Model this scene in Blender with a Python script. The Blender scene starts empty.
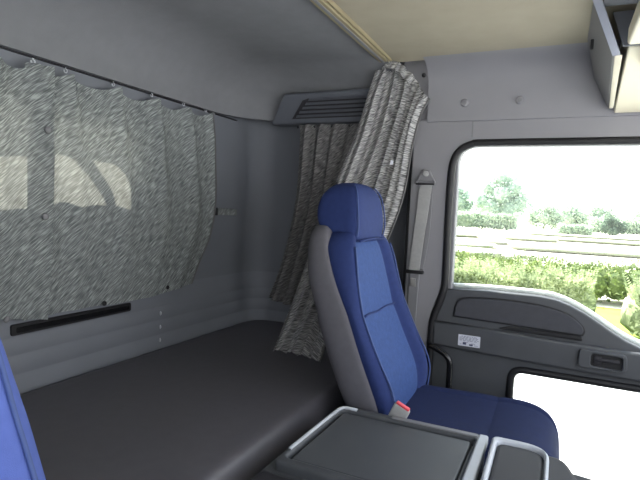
import bpy, bmesh, math, random
from mathutils import Vector, Matrix
random.seed(7)
sc = bpy.context.scene
COL = sc.collection
PI = math.pi

# ------------------------------------------------------------------ materials
def srgb(r, g, b):
    f = lambda c: (c/255/12.92) if c/255 <= .04045 else ((c/255+.055)/1.055)**2.4
    return (f(r), f(g), f(b), 1)

def mat(name, col, rough=.6, var=.06, scale=30, bump=0., bscale=400, spec=.4, metal=0., coord='Object'):
    m = bpy.data.materials.new(name); m.use_nodes = True
    nt = m.node_tree; N = nt.nodes; L = nt.links
    b = N['Principled BSDF']
    b.inputs['Roughness'].default_value = rough
    b.inputs['Specular IOR Level'].default_value = spec
    b.inputs['Metallic'].default_value = metal
    tc = N.new('ShaderNodeTexCoord')
    nz = N.new('ShaderNodeTexNoise'); nz.inputs['Scale'].default_value = scale; nz.inputs['Detail'].default_value = 4
    L.new(tc.outputs[coord], nz.inputs['Vector'])
    cr = N.new('ShaderNodeValToRGB')
    cr.color_ramp.elements[0].position = .3; cr.color_ramp.elements[1].position = .7
    cr.color_ramp.elements[0].color = tuple(c*(1-var) for c in col[:3])+(1,)
    cr.color_ramp.elements[1].color = tuple(min(1, c*(1+var)) for c in col[:3])+(1,)
    L.new(nz.outputs['Fac'], cr.inputs['Fac']); L.new(cr.outputs['Color'], b.inputs['Base Color'])
    if bump:
        n2 = N.new('ShaderNodeTexNoise'); n2.inputs['Scale'].default_value = bscale; n2.inputs['Detail'].default_value = 2
        L.new(tc.outputs[coord], n2.inputs['Vector'])
        bp = N.new('ShaderNodeBump'); bp.inputs['Strength'].default_value = bump; bp.inputs['Distance'].default_value = .001
        L.new(n2.outputs['Fac'], bp.inputs['Height']); L.new(bp.outputs['Normal'], b.inputs['Normal'])
    return m

def fabric_curtain(name, dark, mid, light, trans=.35, scale=1.0):
    """woven cloth with slanting dark and light streaks, letting light through"""
    m = bpy.data.materials.new(name); m.use_nodes = True
    nt = m.node_tree; N = nt.nodes; L = nt.links
    for n in list(N): N.remove(n)
    out = N.new('ShaderNodeOutputMaterial')
    uv = N.new('ShaderNodeUVMap'); uv.uv_map = 'UVMap'
    mp = N.new('ShaderNodeMapping'); mp.vector_type = 'TEXTURE'
    mp.inputs['Rotation'].default_value = (0, 0, math.radians(42))
    mp.inputs['Scale'].default_value = (.056*scale, .0048*scale, 1)
    L.new(uv.outputs['UV'], mp.inputs['Vector'])
    nz = N.new('ShaderNodeTexNoise'); nz.inputs['Scale'].default_value = 1; nz.inputs['Detail'].default_value = 1.5; nz.inputs['Roughness'].default_value = .5
    L.new(mp.outputs['Vector'], nz.inputs['Vector'])
    cr = N.new('ShaderNodeValToRGB'); e = cr.color_ramp.elements
    e[0].position = .34; e[0].color = dark; e[1].position = .66; e[1].color = light
    k = e.new(.5); k.color = mid
    L.new(nz.outputs['Fac'], cr.inputs['Fac'])
    d = N.new('ShaderNodeBsdfDiffuse'); t = N.new('ShaderNodeBsdfTranslucent')
    L.new(cr.outputs['Color'], d.inputs['Color'])
    hs = N.new('ShaderNodeMixRGB'); hs.inputs['Fac'].default_value = .55; hs.inputs['Color2'].default_value = (.62, .58, .47, 1)
    L.new(cr.outputs['Color'], hs.inputs['Color1']); L.new(hs.outputs['Color'], t.inputs['Color'])
    n2 = N.new('ShaderNodeTexNoise'); n2.inputs['Scale'].default_value = 900
    L.new(uv.outputs['UV'], n2.inputs['Vector'])
    bp = N.new('ShaderNodeBump'); bp.inputs['Strength'].default_value = .25; bp.inputs['Distance'].default_value = .001
    L.new(n2.outputs['Fac'], bp.inputs['Height']); L.new(bp.outputs['Normal'], d.inputs['Normal'])
    mx = N.new('ShaderNodeMixShader'); mx.inputs['Fac'].default_value = trans
    L.new(d.outputs[0], mx.inputs[1]); L.new(t.outputs[0], mx.inputs[2]); L.new(mx.outputs[0], out.inputs['Surface'])
    return m

def glass_mat():
    m = bpy.data.materials.new('window_glass'); m.use_nodes = True
    nt = m.node_tree; N = nt.nodes; L = nt.links
    for n in list(N): N.remove(n)
    out = N.new('ShaderNodeOutputMaterial')
    t = N.new('ShaderNodeBsdfTransparent'); t.inputs['Color'].default_value = (.95, .97, .955, 1)
    g = N.new('ShaderNodeBsdfGlossy'); g.inputs['Roughness'].default_value = .02
    lw = N.new('ShaderNodeLayerWeight'); lw.inputs['Blend'].default_value = .25
    pw = N.new('ShaderNodeMath'); pw.operation = 'POWER'; pw.inputs[1].default_value = 3
    L.new(lw.outputs['Facing'], pw.inputs[0])
    fr = N.new('ShaderNodeMath'); fr.operation = 'MULTIPLY_ADD'; fr.inputs[1].default_value = .4; fr.inputs[2].default_value = .02
    L.new(pw.outputs[0], fr.inputs[0])
    mx = N.new('ShaderNodeMixShader')
    L.new(fr.outputs[0], mx.inputs['Fac']); L.new(t.outputs[0], mx.inputs[1]); L.new(g.outputs[0], mx.inputs[2])
    L.new(mx.outputs[0], out.inputs['Surface'])
    return m

def leaf_mat(name, a, b, trans=.35):
    m = bpy.data.materials.new(name); m.use_nodes = True
    nt = m.node_tree; N = nt.nodes; L = nt.links
    for n in list(N): N.remove(n)
    out = N.new('ShaderNodeOutputMaterial')
    tc = N.new('ShaderNodeTexCoord')
    nz = N.new('ShaderNodeTexNoise'); nz.inputs['Scale'].default_value = 1.6; nz.inputs['Detail'].default_value = 5
    L.new(tc.outputs['Object'], nz.inputs['Vector'])
    cr = N.new('ShaderNodeValToRGB'); cr.color_ramp.elements[0].position = .35; cr.color_ramp.elements[1].position = .65
    cr.color_ramp.elements[0].color = a; cr.color_ramp.elements[1].color = b
    L.new(nz.outputs['Fac'], cr.inputs['Fac'])
    d = N.new('ShaderNodeBsdfDiffuse'); t = N.new('ShaderNodeBsdfTranslucent')
    L.new(cr.outputs['Color'], d.inputs['Color']); L.new(cr.outputs['Color'], t.inputs['Color'])
    mx = N.new('ShaderNodeMixShader'); mx.inputs['Fac'].default_value = trans
    L.new(d.outputs[0], mx.inputs[1]); L.new(t.outputs[0], mx.inputs[2]); L.new(mx.outputs[0], out.inputs['Surface'])
    return m

M = dict(
    wall=mat('grey_wall_trim', srgb(112, 115, 123), .62, .03, 6, .25, 700),
    rib=mat('ribbed_wall_trim', srgb(118, 121, 129), .6, .03, 6, .2, 700),
    headliner=mat('grey_headliner', srgb(118, 119, 123), .95, .035, 25, .35, 900, .1),
    cream=mat('cream_headliner', srgb(154, 147, 131), .9, .04, 12, .3, 800, .15),
    creamp=mat('cream_plastic', srgb(214, 207, 184), .5, .02, 9),
    beige=mat('beige_rail', srgb(138, 128, 102), .5, .05, 20),
    header=mat('grey_header_trim', srgb(134, 133, 138), .6, .03, 8, .2, 700),
    flaprim=mat('bluish_flap_rim', srgb(150, 153, 168), .5, .03, 9),
    flap=mat('grey_flap_plastic', srgb(126, 125, 124), .5, .03, 9),
    door=mat('dark_door_trim', srgb(73, 75, 79), .5, .05, 12, .3, 600),
    doorlow=mat('door_lower_trim', srgb(80, 81, 84), .6, .05, 12, .3, 600),
    insert=mat('door_insert_cloth', srgb(72, 73, 78), .85, .06, 40, .3, 900, .15),
    black=mat('black_rubber', srgb(26, 26, 29), .55, .1, 30),
    gloss=mat('black_gloss_tube', srgb(18, 18, 21), .25, .1, 30, spec=.6),
    mattress=mat('charcoal_vinyl', srgb(86, 84, 90), .48, .05, 35, .2, 500, .55),
    shell=mat('grey_seat_shell_cloth', srgb(98, 97, 104), .8, .05, 50, .3, 900, .2),
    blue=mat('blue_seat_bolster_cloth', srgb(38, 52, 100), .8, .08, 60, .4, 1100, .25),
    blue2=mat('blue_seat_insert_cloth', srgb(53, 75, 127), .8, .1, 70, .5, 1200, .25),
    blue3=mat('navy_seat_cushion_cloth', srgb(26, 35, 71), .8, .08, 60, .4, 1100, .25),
    litblue=mat('lit_blue_seat_cloth', srgb(76, 92, 156), .8, .06, 60, .4, 1100, .25),  # bolster blue lightened: light from the near side put into the colour
    piping=mat('blue_piping', srgb(52, 70, 120), .6, .05, 50),
    belt=mat('grey_belt_webbing', srgb(152, 152, 152), .65, .05, 80, .3, 1200),
    gplastic=mat('mid_grey_plastic', srgb(120, 120, 124), .5, .04, 20),
    lgrey=mat('light_grey_plastic', srgb(176, 180, 188), .35, .03, 20),
    console=mat('dark_console_plastic', srgb(70, 72, 76), .42, .05, 20, .25, 700),
    lid=mat('dark_lid_panel', srgb(74, 76, 80), .45, .05, 15, .4, 900),
    pad=mat('dark_pad', srgb(42, 41, 46), .6, .05, 20, .3, 700),
    red=mat('red_button', srgb(214, 70, 84), .4, .05, 20),
    white=mat('white_label', srgb(206, 208, 218), .5, .04, 90),
    ink=mat('label_ink', srgb(120, 124, 146), .6, .1, 60),
    ink2=mat('label_dark_ink', srgb(70, 74, 104), .6, .1, 60),
    metal=mat('dull_metal', srgb(130, 132, 138), .35, .04, 30, metal=.8),
    chrome=mat('pale_grey_finish', srgb(190, 192, 200), .35, .04, 30),
    floor=mat('cab_floor_mat', srgb(52, 52, 55), .85, .1, 30),
    truckpaint=mat('white_truck_paint', srgb(225, 225, 225), .4, .02, 5),
    concrete=mat('pale_concrete', srgb(208, 208, 205), .9, .05, 1.5),
    field=mat('pale_dry_field', srgb(214, 208, 186), .95, .06, .3),
    grass=mat('bright_grass', srgb(138, 160, 62), .95, .14, 2.0),
    kerb=mat('grey_kerb', srgb(150, 146, 138), .9, .05, 3),
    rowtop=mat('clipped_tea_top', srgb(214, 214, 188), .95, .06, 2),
    rowshade=mat('shaded_row_side', srgb(112, 116, 96), .95, .15, 4),  # shade on the rows' near side put into a darker colour
    vent=mat('dark_grey_vent_plastic', srgb(92, 95, 103), .6, .03, 20),
    bark=mat('tree_bark', srgb(104, 92, 78), .9, .15, 6),
)
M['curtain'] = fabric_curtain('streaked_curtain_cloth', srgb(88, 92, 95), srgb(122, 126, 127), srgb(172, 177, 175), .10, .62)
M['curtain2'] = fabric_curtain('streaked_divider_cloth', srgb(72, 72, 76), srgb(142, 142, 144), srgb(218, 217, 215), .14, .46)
M['curtain3'] = fabric_curtain('shaded_corner_cloth', srgb(58, 58, 62), srgb(108, 107, 108), srgb(160, 158, 157), .12, .46)  # curtain cloth with the corner's shade put into its darker colours
M['glass'] = glass_mat()
M['leaf_near'] = leaf_mat('hedge_leaves', srgb(116, 129, 96), srgb(190, 199, 154))
M['leaf_mid'] = leaf_mat('row_leaves', srgb(150, 166, 112), srgb(212, 220, 156))
M['leaf_row'] = leaf_mat('shaded_hedge_leaves', srgb(84, 98, 70), srgb(146, 158, 106), .2)  # hedge leaves darkened: shade of the hedge face put into the colour
M['leaf_dark'] = leaf_mat('dark_bush_leaves', srgb(72, 88, 76), srgb(104, 120, 104))
M['leaf_tree'] = leaf_mat('hazed_tree_leaves', srgb(150, 170, 156), srgb(192, 206, 190))  # paled: distance haze and glare put into the leaf colour
M['leaf_far'] = leaf_mat('hazed_far_leaves', srgb(150, 168, 150), srgb(190, 202, 182))  # same haze put into the colour of the farthest leaves

# ------------------------------------------------------------------ object helpers
def link(name, me, m=None, parent=None, smooth=False):
    o = bpy.data.objects.new(name, me); COL.objects.link(o)
    if m is not None:
        for k in (m if isinstance(m, (list, tuple)) else [m]): me.materials.append(k)
    if parent: o.parent = parent
    if smooth:
        for p in me.polygons: p.use_smooth = True
    return o

def tag(o, label=None, cat=None, group=None, kind=None):
    if label: o['label'] = label
    if cat: o['category'] = cat
    if group: o['group'] = group
    if kind: o['kind'] = kind
    return o

def empty(name, loc=(0, 0, 0), rz=0):
    o = bpy.data.objects.new(name, None); COL.objects.link(o)
    o.location = loc; o.rotation_euler = (0, 0, rz); o.empty_display_size = .1
    return o

def from_bm(name, bm, m, parent=None, smooth=False, sub=0, bevel=0, auto=None):
    bmesh.ops.recalc_face_normals(bm, faces=bm.faces)
    me = bpy.data.meshes.new(name); bm.to_mesh(me); bm.free()
    o = link(name, me, m, parent, smooth)
    if bevel:
        b = o.modifiers.new('bevel', 'BEVEL'); b.width = bevel; b.segments = 3; b.limit_method = 'ANGLE'; b.angle_limit = math.radians(40)
    if sub:
        s = o.modifiers.new('sub', 'SUBSURF'); s.levels = sub; s.render_levels = sub
    return o

def add_box(bm, x0, x1, y0, y1, z0, z1):
    v = [bm.verts.new(p) for p in ((x0,y0,z0),(x1,y0,z0),(x1,y1,z0),(x0,y1,z0),(x0,y0,z1),(x1,y0,z1),(x1,y1,z1),(x0,y1,z1))]
    for f in ((3,2,1,0),(4,5,6,7),(0,1,5,4),(1,2,6,5),(2,3,7,6),(3,0,4,7)): bm.faces.new([v[i] for i in f])

def box(name, x0, x1, y0, y1, z0, z1, m, parent=None, bevel=.004, smooth=True):
    bm = bmesh.new(); add_box(bm, x0, x1, y0, y1, z0, z1)
    o = from_bm(name, bm, m, parent, smooth, bevel=bevel)
    return wn(o)

def wn(o):
    w = o.modifiers.new('wn', 'WEIGHTED_NORMAL'); w.keep_sharp = True
    return o

def catmull(pts, n):
    """smooth polyline through pts, n points per span"""
    P = [Vector(p) for p in pts]; out = []
    for i in range(len(P)-1):
        p0 = P[max(i-1, 0)]; p1 = P[i]; p2 = P[i+1]; p3 = P[min(i+2, len(P)-1)]
        for k in range(n):
            t = k/n
            out.append(.5*((2*p1)+(p2-p0)*t+(2*p0-5*p1+4*p2-p3)*t*t+(3*p1-p0-3*p2+p3)*t**3))
    out.append(P[-1]); return out

def smooth2(pts, n):
    return [(p.x, p.y) for p in catmull([(a, b, 0) for a, b in pts], n)]

def add_tube(bm, pts, r, seg=10, flat=None):
    P = [Vector(p) for p in pts]; rings = []
    up = Vector((0, 0, 1)); T0 = (P[1]-P[0]).normalized()
    if abs(T0.dot(up)) > .9: up = Vector((0, 1, 0))
    n = (up-T0*T0.dot(up)).normalized()
    for i, p in enumerate(P):
        T = ((P[min(i+1, len(P)-1)]-P[max(i-1, 0)])).normalized()
        n = (n-T*T.dot(n)).normalized(); b = T.cross(n)
        rr = r[i] if isinstance(r, (list, tuple)) else r
        rings.append([bm.verts.new(p+(n*math.cos(2*PI*k/seg)+b*math.sin(2*PI*k/seg))*rr) for k in range(seg)])
    for a, c in zip(rings, rings[1:]):
        for k in range(seg): bm.faces.new((a[k], a[(k+1) % seg], c[(k+1) % seg], c[k]))
    bm.faces.new(list(reversed(rings[0]))); bm.faces.new(rings[-1])

def tube(name, pts, r, m, parent=None, seg=10):
    bm = bmesh.new(); add_tube(bm, pts, r, seg); return from_bm(name, bm, m, parent, True)

def round_poly(pts, r, n=6):
    """polygon with rounded corners; r one number or one per corner"""
    out = []; N = len(pts)
    for i in range(N):
        p = Vector(pts[i]); a = Vector(pts[i-1])-p; b = Vector(pts[(i+1) % N])-p
        rr = r[i] if isinstance(r, (list, tuple)) else r
        if rr <= 0: out.append(tuple(p)); continue
        ang = a.angle(b); d = min(rr/math.tan(ang/2), a.length*.49, b.length*.49)
        s = p+a.normalized()*d; e = p+b.normalized()*d
        for k in range(n+1):
            t = k/n; out.append(tuple((1-t)**2*s+2*t*(1-t)*p+t*t*e))
    return out

def plate(name, outline, holes, base, thick, axis, m, parent=None, bevel=.003):
    """flat panel with holes: 2D outline in (x,z) for axis 'y', (y,z) for axis 'x', (x,y) for axis 'z'; fills base..base+thick along the axis"""
    cu = bpy.data.curves.new(name, 'CURVE'); cu.dimensions = '2D'; cu.fill_mode = 'BOTH'
    h = abs(thick)/2
    cu.extrude = max(h-bevel, .0002); cu.bevel_depth = bevel; cu.bevel_resolution = 2; cu.offset = -bevel
    for poly in [outline]+list(holes):
        s = cu.splines.new('POLY'); s.points.add(len(poly)-1); s.use_cyclic_u = True
        for i, p in enumerate(poly): s.points[i].co = (p[0], p[1], 0, 1)
    co = bpy.data.objects.new('tmp', cu); COL.objects.link(co)
    dg = bpy.context.evaluated_depsgraph_get(); dg.update()
    me = bpy.data.meshes.new_from_object(co.evaluated_get(dg))
    bpy.data.objects.remove(co); bpy.data.curves.remove(cu)
    mid = base+thick/2
    for v in me.vertices:
        x, y, z = v.co
        v.co = (x, mid+z, y) if axis == 'y' else (mid+z, x, y) if axis == 'x' else (x, y, mid+z)
    bm = bmesh.new(); bm.from_mesh(me); bmesh.ops.remove_doubles(bm, verts=bm.verts, dist=1e-5)
    bmesh.ops.recalc_face_normals(bm, faces=bm.faces); bm.to_mesh(me); bm.free()
    me.name = name; me.materials.clear()
    return link(name, me, m, parent)

def loft(name, rings, m, parent=None, closed=True, caps=True, sub=1, smooth=True):
    bm = bmesh.new(); V = [[bm.verts.new(p) for p in r] for r in rings]; n = len(V[0])
    for a, b in zip(V, V[1:]):
        for k in range(n if closed else n-1): bm.faces.new((a[k], a[(k+1) % n], b[(k+1) % n], b[k]))
    if caps: bm.faces.new(list(reversed(V[0]))); bm.faces.new(V[-1])
    return from_bm(name, bm, m, parent, smooth, sub=sub)

def sweep(name, path, profile, m, parent=None, smooth=True):
    """profile = [(inward offset, z)], path = [(x, y, inward normal x, inward normal y)]"""
    bm = bmesh.new(); V = [[bm.verts.new((x+nx*d, y+ny*d, z)) for d, z in profile] for x, y, nx, ny in path]
    for a, b in zip(V, V[1:]):
        for k in range(len(profile)-1): bm.faces.new((a[k], a[k+1], b[k+1], b[k]))
    return from_bm(name, bm, m, parent, smooth)

def copy_tree(o, parent=None):
    c = o.copy(); COL.objects.link(c); c.parent = parent
    for ch in list(o.children): copy_tree(ch, c)
    return c

def quads_mesh(name, quads, m, parent=None, extra=None):
    verts = []; faces = []
    for q in quads:
        i = len(verts); verts += q; faces.append(tuple(range(i, i+len(q))))
    if extra:
        i = len(verts); verts += extra[0]; faces += [tuple(k+i for k in f) for f in extra[1]]
    me = bpy.data.meshes.new(name); me.from_pydata(verts, [], faces); me.update()
    return link(name, me, m, parent)

# ------------------------------------------------------------------ cab dimensions (x forward, y to the far door, z up)
YW = 2.12          # inner face of the far door
ZB = .70           # top of the mattress
ZC = 1.90          # ceiling
ZR = 1.695         # curtain rail on the back wall
YN = -.36          # near side
XF = 2.06          # windscreen plane

# --- back wall with its window
win_b = round_poly([(.32, 1.315), (1.41, 1.315), (1.40, 1.52), (.32, 1.52)], [.05, .02, .12, .05])
wb = plate('wall_back', [(YN, 0), (2.18, 0), (2.18, 1.96), (YN, 1.96)], [win_b], -.06, .06, 'x', M['wall'])
tag(wb, 'grey back wall of the cab behind the bed', 'wall', kind='structure')
wp = plate('window_1', round_poly([(.30, 1.26), (1.46, 1.26), (1.46, 1.545), (.30, 1.545)], .06), [], -.068, .005, 'x', M['glass'], bevel=.0005)
tag(wp, 'small rear window hidden behind the grey curtain', 'window', kind='structure')

gp = tube('shadow_pipe', catmull([(-.05, 1.07, 1.735), (-.12, 1.085, 1.72), (-.12, 1.17, 1.64), (-.12, 1.28, 1.54), (-.12, 1.36, 1.40), (-.12, 1.37, 1.0), (-.05, 1.37, .985)], 6), .016, M['black'])  # added unseen pipe, shaped to throw a dark diagonal across the sun patch
tag(gp, 'black pipe added outside the rear window to cast a shadow on the curtain', 'pipe')

# --- corner and side wall behind the door pillar
RC = .12
path = []
def corner_path(y_start, r, y_side, x_end):
    p = [(0, y_start, 1, 0), (0, (y_start+y_side-r)/2, 1, 0), (0, y_side-r, 1, 0)]
    for k in range(1, 13):
        a = PI-(PI/2)*k/12          # centre (r, y_side-r)
        p.append((r+r*math.cos(a), y_side-r+r*math.sin(a), -math.cos(a), -math.sin(a)))
    p.append((x_end, y_side, 0, -1)); return p
cp = corner_path(2.10, RC, 2.28, .93)
ws = sweep('wall_side', cp, [(0.002, 0), (0.002, .9), (.002, 1.4), (.002, 1.97)], M['wall'])
tag(ws, 'grey side wall at the foot of the bed', 'wall', kind='structure')
# ribbed lower trim that wraps the corner
rp = [(.0, .50), (.013, .50), (.013, .735), (.010, .742), (.010, .748), (.013, .754), (.013, .795), (.010, .802), (.010, .808), (.013, .814), (.012, .850), (.009, .857), (.009, .862), (.011, .868), (.008, .90), (.004, .92), (.002, .945)]
rt = sweep('trim_1', corner_path(YN+.02, RC, 2.28, .90), rp, M['rib'])
tag(rt, 'ribbed grey trim along the lower back wall', 'trim', kind='structure')
for z in (.832, .776, .722):  # three small pale beads on the ribs
    bm = bmesh.new(); bmesh.ops.create_uvsphere(bm, u_segments=12, v_segments=8, radius=.009)
    for v in bm.verts: v.co = Vector((v.co.x*.6+.012, v.co.y*.55+1.566, v.co.z+z))
    from_bm('pale_bead', bm, M['chrome'], rt, True)
# long black grip slot
sl = plate('grip_slot', round_poly([(.945, .866), (1.407, .868), (1.407, .900), (.945, .900)], .008), [], .004, .012, 'x', M['black'], rt, .003)
plate('slot_groove', round_poly([(.96, .874), (1.395, .876), (1.395, .891), (.96, .890)], .004), [], .0155, .002, 'x', M['gloss'], sl, .0006)

# --- rear ceiling: moulded cove sweeping round the corner, then flat
def cove_path(r, y_side, x_end):
    p = [(0, YN, 1, 0), (0, .6, 1, 0), (0, 1.3, 1, 0), (0, y_side-r, 1, 0)]
    for k in range(1, 15):
        a = PI-(PI/2)*k/14
        p.append((r+r*math.cos(a), y_side-r+r*math.sin(a), -math.cos(a), -math.sin(a)))
    p.append((x_end, y_side, 0, -1)); return p
RQ = .34
prof = [(.0, ZR+.012), (.004, ZR+.001), (.03, ZR)]
for k in range(1, 11):
    a = (PI/2)*k/10
    prof.append((.036+.27*(1-math.cos(a))**1.0*.999+.0, ZR+.004+(ZC-ZR-.004)*math.sin(a)))
bm = bmesh.new()
cpth = cove_path(RQ, 2.17, .79)
V = [[bm.verts.new((x+nx*d, y+ny*d, z)) for d, z in prof] for x, y, nx, ny in cpth]
for a, b in zip(V, V[1:]):
    for k in range(len(prof)-1): bm.faces.new((a[k], a[k+1], b[k+1], b[k]))
edge = [r[-1] for r in V]
c1 = bm.verts.new((.79, YN, ZC))
bm.faces.new(edge+[c1])
cl = from_bm('ceiling', bm, M['headliner'], None, True)
e_ = cl.modifiers.new('es', 'EDGE_SPLIT'); e_.split_angle = math.radians(50)
tag(cl, 'grey moulded ceiling over the bed', 'ceiling', kind='structure')
# roof skin above everything so that no daylight leaks in
rs = box('trim_2', -.08, 1.98, YN-.04, 2.32, 1.965, 1.99, M['truckpaint'], bevel=.006)
tag(rs, 'outer roof skin of the cab', 'roof', kind='structure')

# --- cream front ceiling, bending into the header over the door
bm = bmesh.new()
pf = [(YN, ZC), (.8, ZC+.006), (1.7, ZC+.004), (1.95, ZC), (2.02, ZC-.006)]
V = [[bm.verts.new((x, y, z)) for y, z in pf] for x in (.775, 1.2, 1.6, 1.97)]
for a, b in zip(V, V[1:]):
    for k in range(len(pf)-1): bm.faces.new((a[k], a[k+1], b[k+1], b[k]))
cf = from_bm('trim_3', bm, M['cream'], None, True)
tag(cf, 'cream front half of the ceiling', 'ceiling', kind='structure')
# grey header trim
bm = bmesh.new()
pf = [(2.19, 1.664), (2.121, 1.664), (2.114, 1.668), (2.112, 1.72), (2.108, 1.79), (2.096, 1.835), (2.07, 1.868), (2.035, 1.887), (2.0, 1.8945), (1.985, 1.8965)]
V = [[bm.verts.new((x, y, z)) for y, z in pf] for x in (.925, 1.3, 1.7, XF)]
for a, b in zip(V, V[1:]):
    for k in range(len(pf)-1): bm.faces.new((a[k], a[k+1], b[k+1], b[k]))
hd = from_bm('trim_4', bm, M['header'], None, True)
e_ = hd.modifiers.new('es', 'EDGE_SPLIT'); e_.split_angle = math.radians(45)
tag(hd, 'grey moulded header above the door window', 'header trim', kind='structure')
for x in (1.074, 1.282):
    bm = bmesh.new(); bmesh.ops.create_cone(bm, cap_ends=True, segments=24, radius1=.017, radius2=.013, depth=.008)
    bmesh.ops.rotate(bm, verts=bm.verts, matrix=Matrix.Rotation(PI/2, 3, 'X')); bmesh.ops.translate(bm, verts=bm.verts, vec=(x, 2.108, 1.738))
    k = from_bm('screw_cap', bm, M['header'], hd, False, bevel=.002)
    bm = bmesh.new(); bmesh.ops.create_cone(bm, cap_ends=True, segments=16, radius1=.008, radius2=.007, depth=.004)
    bmesh.ops.rotate(bm, verts=bm.verts, matrix=Matrix.Rotation(PI/2, 3, 'X')); bmesh.ops.translate(bm, verts=bm.verts, vec=(x, 2.1025, 1.738))
    from_bm('cap_centre', bm, M['gplastic'], k)
# upper wall piece between side wall and header, and a black box painting the shade in the gap behind the curtain
bx = box('trim_5', .852, .884, 2.135, 2.29, .0, 1.66, M['black'], bevel=.004)
bx2 = box('trim_8', .80, .93, 2.150, 2.30, 1.655, 1.97, M['header'], bevel=.004); tag(bx2, 'grey filler panel at the rear end of the header', 'trim', kind='structure')
tag(bx, 'black strip in place of the shaded gap between curtain and pillar', 'trim', kind='structure')

# --- side wall around the door opening (pillar, window header)
dop = round_poly([(.975, .12), (2.0, .12), (2.0, 1.59), (1.024, 1.588), (1.028, 1.0), (.985, .86)], [.08, .08, .08, .125, .10, .12])
wl = plate('wall_left', [(.866, 0), (XF, 0), (XF, 1.68), (.868, 1.68)], [dop], YW, .10, 'y', M['header'], bevel=.006)
tag(wl, 'grey pillar and frame round the far door', 'wall', kind='structure')
# vertical seam in the window header
sm = box('seam', 1.108, 1.112, YW-.0015, YW+.01, 1.60, 1.665, M['gplastic'], wl, .0006)
# door rubber seal
sp = [(2.0, YW+.004, 1.578), (1.6, YW+.004, 1.578), (1.17, YW+.004, 1.578)]+[(1.11, YW+.004, 1.573), (1.066, YW+.004, 1.550), (1.043, YW+.004, 1.512), (1.035, YW+.004, 1.455)]+[(1.033, YW+.004, 1.30), (1.036, YW+.004, 1.08), (1.034, YW+.004, .98), (1.016, YW+.004, .91), (.997, YW+.004, .85), (.991, YW+.004, .78), (.992, YW+.004, .5), (.992, YW+.004, .2)]
tube('door_seal', catmull(sp, 6), .0155, M['black'], wl)

# --- the far door
dr = empty('door_1', (0, 0, 0)); tag(dr, 'far cab door with dark trim and two windows', 'door', kind='structure')
sill = [(.992, .840), (1.012, .90), (1.036, .975), (1.22, .983), (1.40, .983), (1.46, .976), (1.51, .960), (1.56, .936), (1.612, .905), (1.66, .874), (1.70, .852), (1.745, .834), (1.80, .822), (2.02, .812)]
low_hole = round_poly([(1.316, .28), (1.96, .28), (1.96, .684), (1.316, .684)], .05)
dp = plate('inner_panel', [(.992, .10), (2.02, .10)]+list(reversed(sill)), [low_hole], YW+.012, .07, 'y', M['door'], dr, .006)
fo = round_poly([(1.03, .80), (2.02, .80), (2.02, 1.60), (1.028, 1.60)], [.02, .02, .08, .09], 8)
fi = round_poly([(1.062, .82), (1.985, .815), (1.985, 1.566), (1.058, 1.566)], [.01, .02, .07, .075], 8)
plate('window_frame', fo, [fi], YW+.022, .05, 'y', M['gplastic'], dr, .005)
# raised armrest band
band = [(1.0, .736), (1.27, .726), (1.40, .722), (1.70, .716), (2.0, .712), (2.0, .819), (1.744, .819), (1.618, .821), (1.413, .826), (1.25, .832), (1.0, .838)]
ab = plate('armrest_band', band, [], YW-.012, .03, 'y', M['door'], dr, .010)
# cloth insert in the upper panel with a dark groove round it
ins = smooth2([(1.075, .862), (1.082, .913), (1.11, .945), (1.21, .956), (1.321, .957), (1.42, .950), (1.50, .931), (1.548, .900), (1.566, .872), (1.560, .850)], 4)
plate('insert_groove', ins, [], YW+.006, .010, 'y', M['black'], dr, .003)
ic = [(1.32+(x-1.32)*.975, .905+(z-.905)*.90) for x, z in ins]
plate('cloth_insert', ic, [], YW+.001, .012, 'y', M['insert'], dr, .004)
# dark pocket slit below the insert
plate('pocket_slit', round_poly([(1.25, .838), (1.56, .834), (1.555, .852), (1.30, .853)], .006), [], YW-.004, .012, 'y', M['black'], dr, .003)
# inside door handle in its bezel
hz = plate('handle_bezel', round_poly([(1.546, .741), (1.706, .741), (1.704, .808), (1.550, .810)], .018), [round_poly([(1.588, .750), (1.692, .748), (1.690, .796), (1.590, .798)], .012)], YW-.026, .018, 'y', M['door'], dr, .004)
plate('handle_recess', round_poly([(1.58, .744), (1.70, .744), (1.70, .802), (1.58, .802)], .01), [], YW-.0145, .003, 'y', M['black'], hz, .0008)
bm = bmesh.new()
for x0, x1, z0, z1, y0 in ((1.598, 1.682, .770, .784, -.023), (1.598, 1.625, .757, .790, -.020)): add_box(bm, x0, x1, YW+y0, YW-.012, z0, z1)
from_bm('door_handle', bm, M['pad'], hz, True, bevel=.004)
# information sticker with unreadable print
st = plate('sticker', round_poly([(1.107, .751), (1.194, .751), (1.194, .797), (1.107, .797)], .003), [], YW-.0135, .0015, 'y', M['white'], dr, .0004)
def marks(name, rects, m, par, y):
    bm = bmesh.new()
    for x0, x1, z0, z1 in rects: add_box(bm, x0, x1, y-.0003, y+.0002, z0, z1)
    return from_bm(name, bm, m, par)
rnd = random.Random(3); rr = []
for row, (z, h) in enumerate(((.792, .0022), (.7875, .0022), (.783, .0022), (.7785, .0020), (.7745, .0020))):
    x = 1.112+(.008 if row == 0 else 0)
    while x < 1.184:
        w = rnd.uniform(.004, .012); rr.append((x, min(x+w, 1.189), z-h, z)); x += w+rnd.uniform(.002, .005)
marks('fine_print', rr, M['ink'], st, YW-.0136)
marks('diagram', [(1.126, 1.140, .757, .766), (1.128, 1.146, .7665, .7680), (1.152, 1.166, .755, .762), (1.160, 1.175, .7635, .7650), (1.115, 1.122, .757, .7585), (1.172, 1.186, .757, .7585)], M['ink2'], st, YW-.0136)
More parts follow.
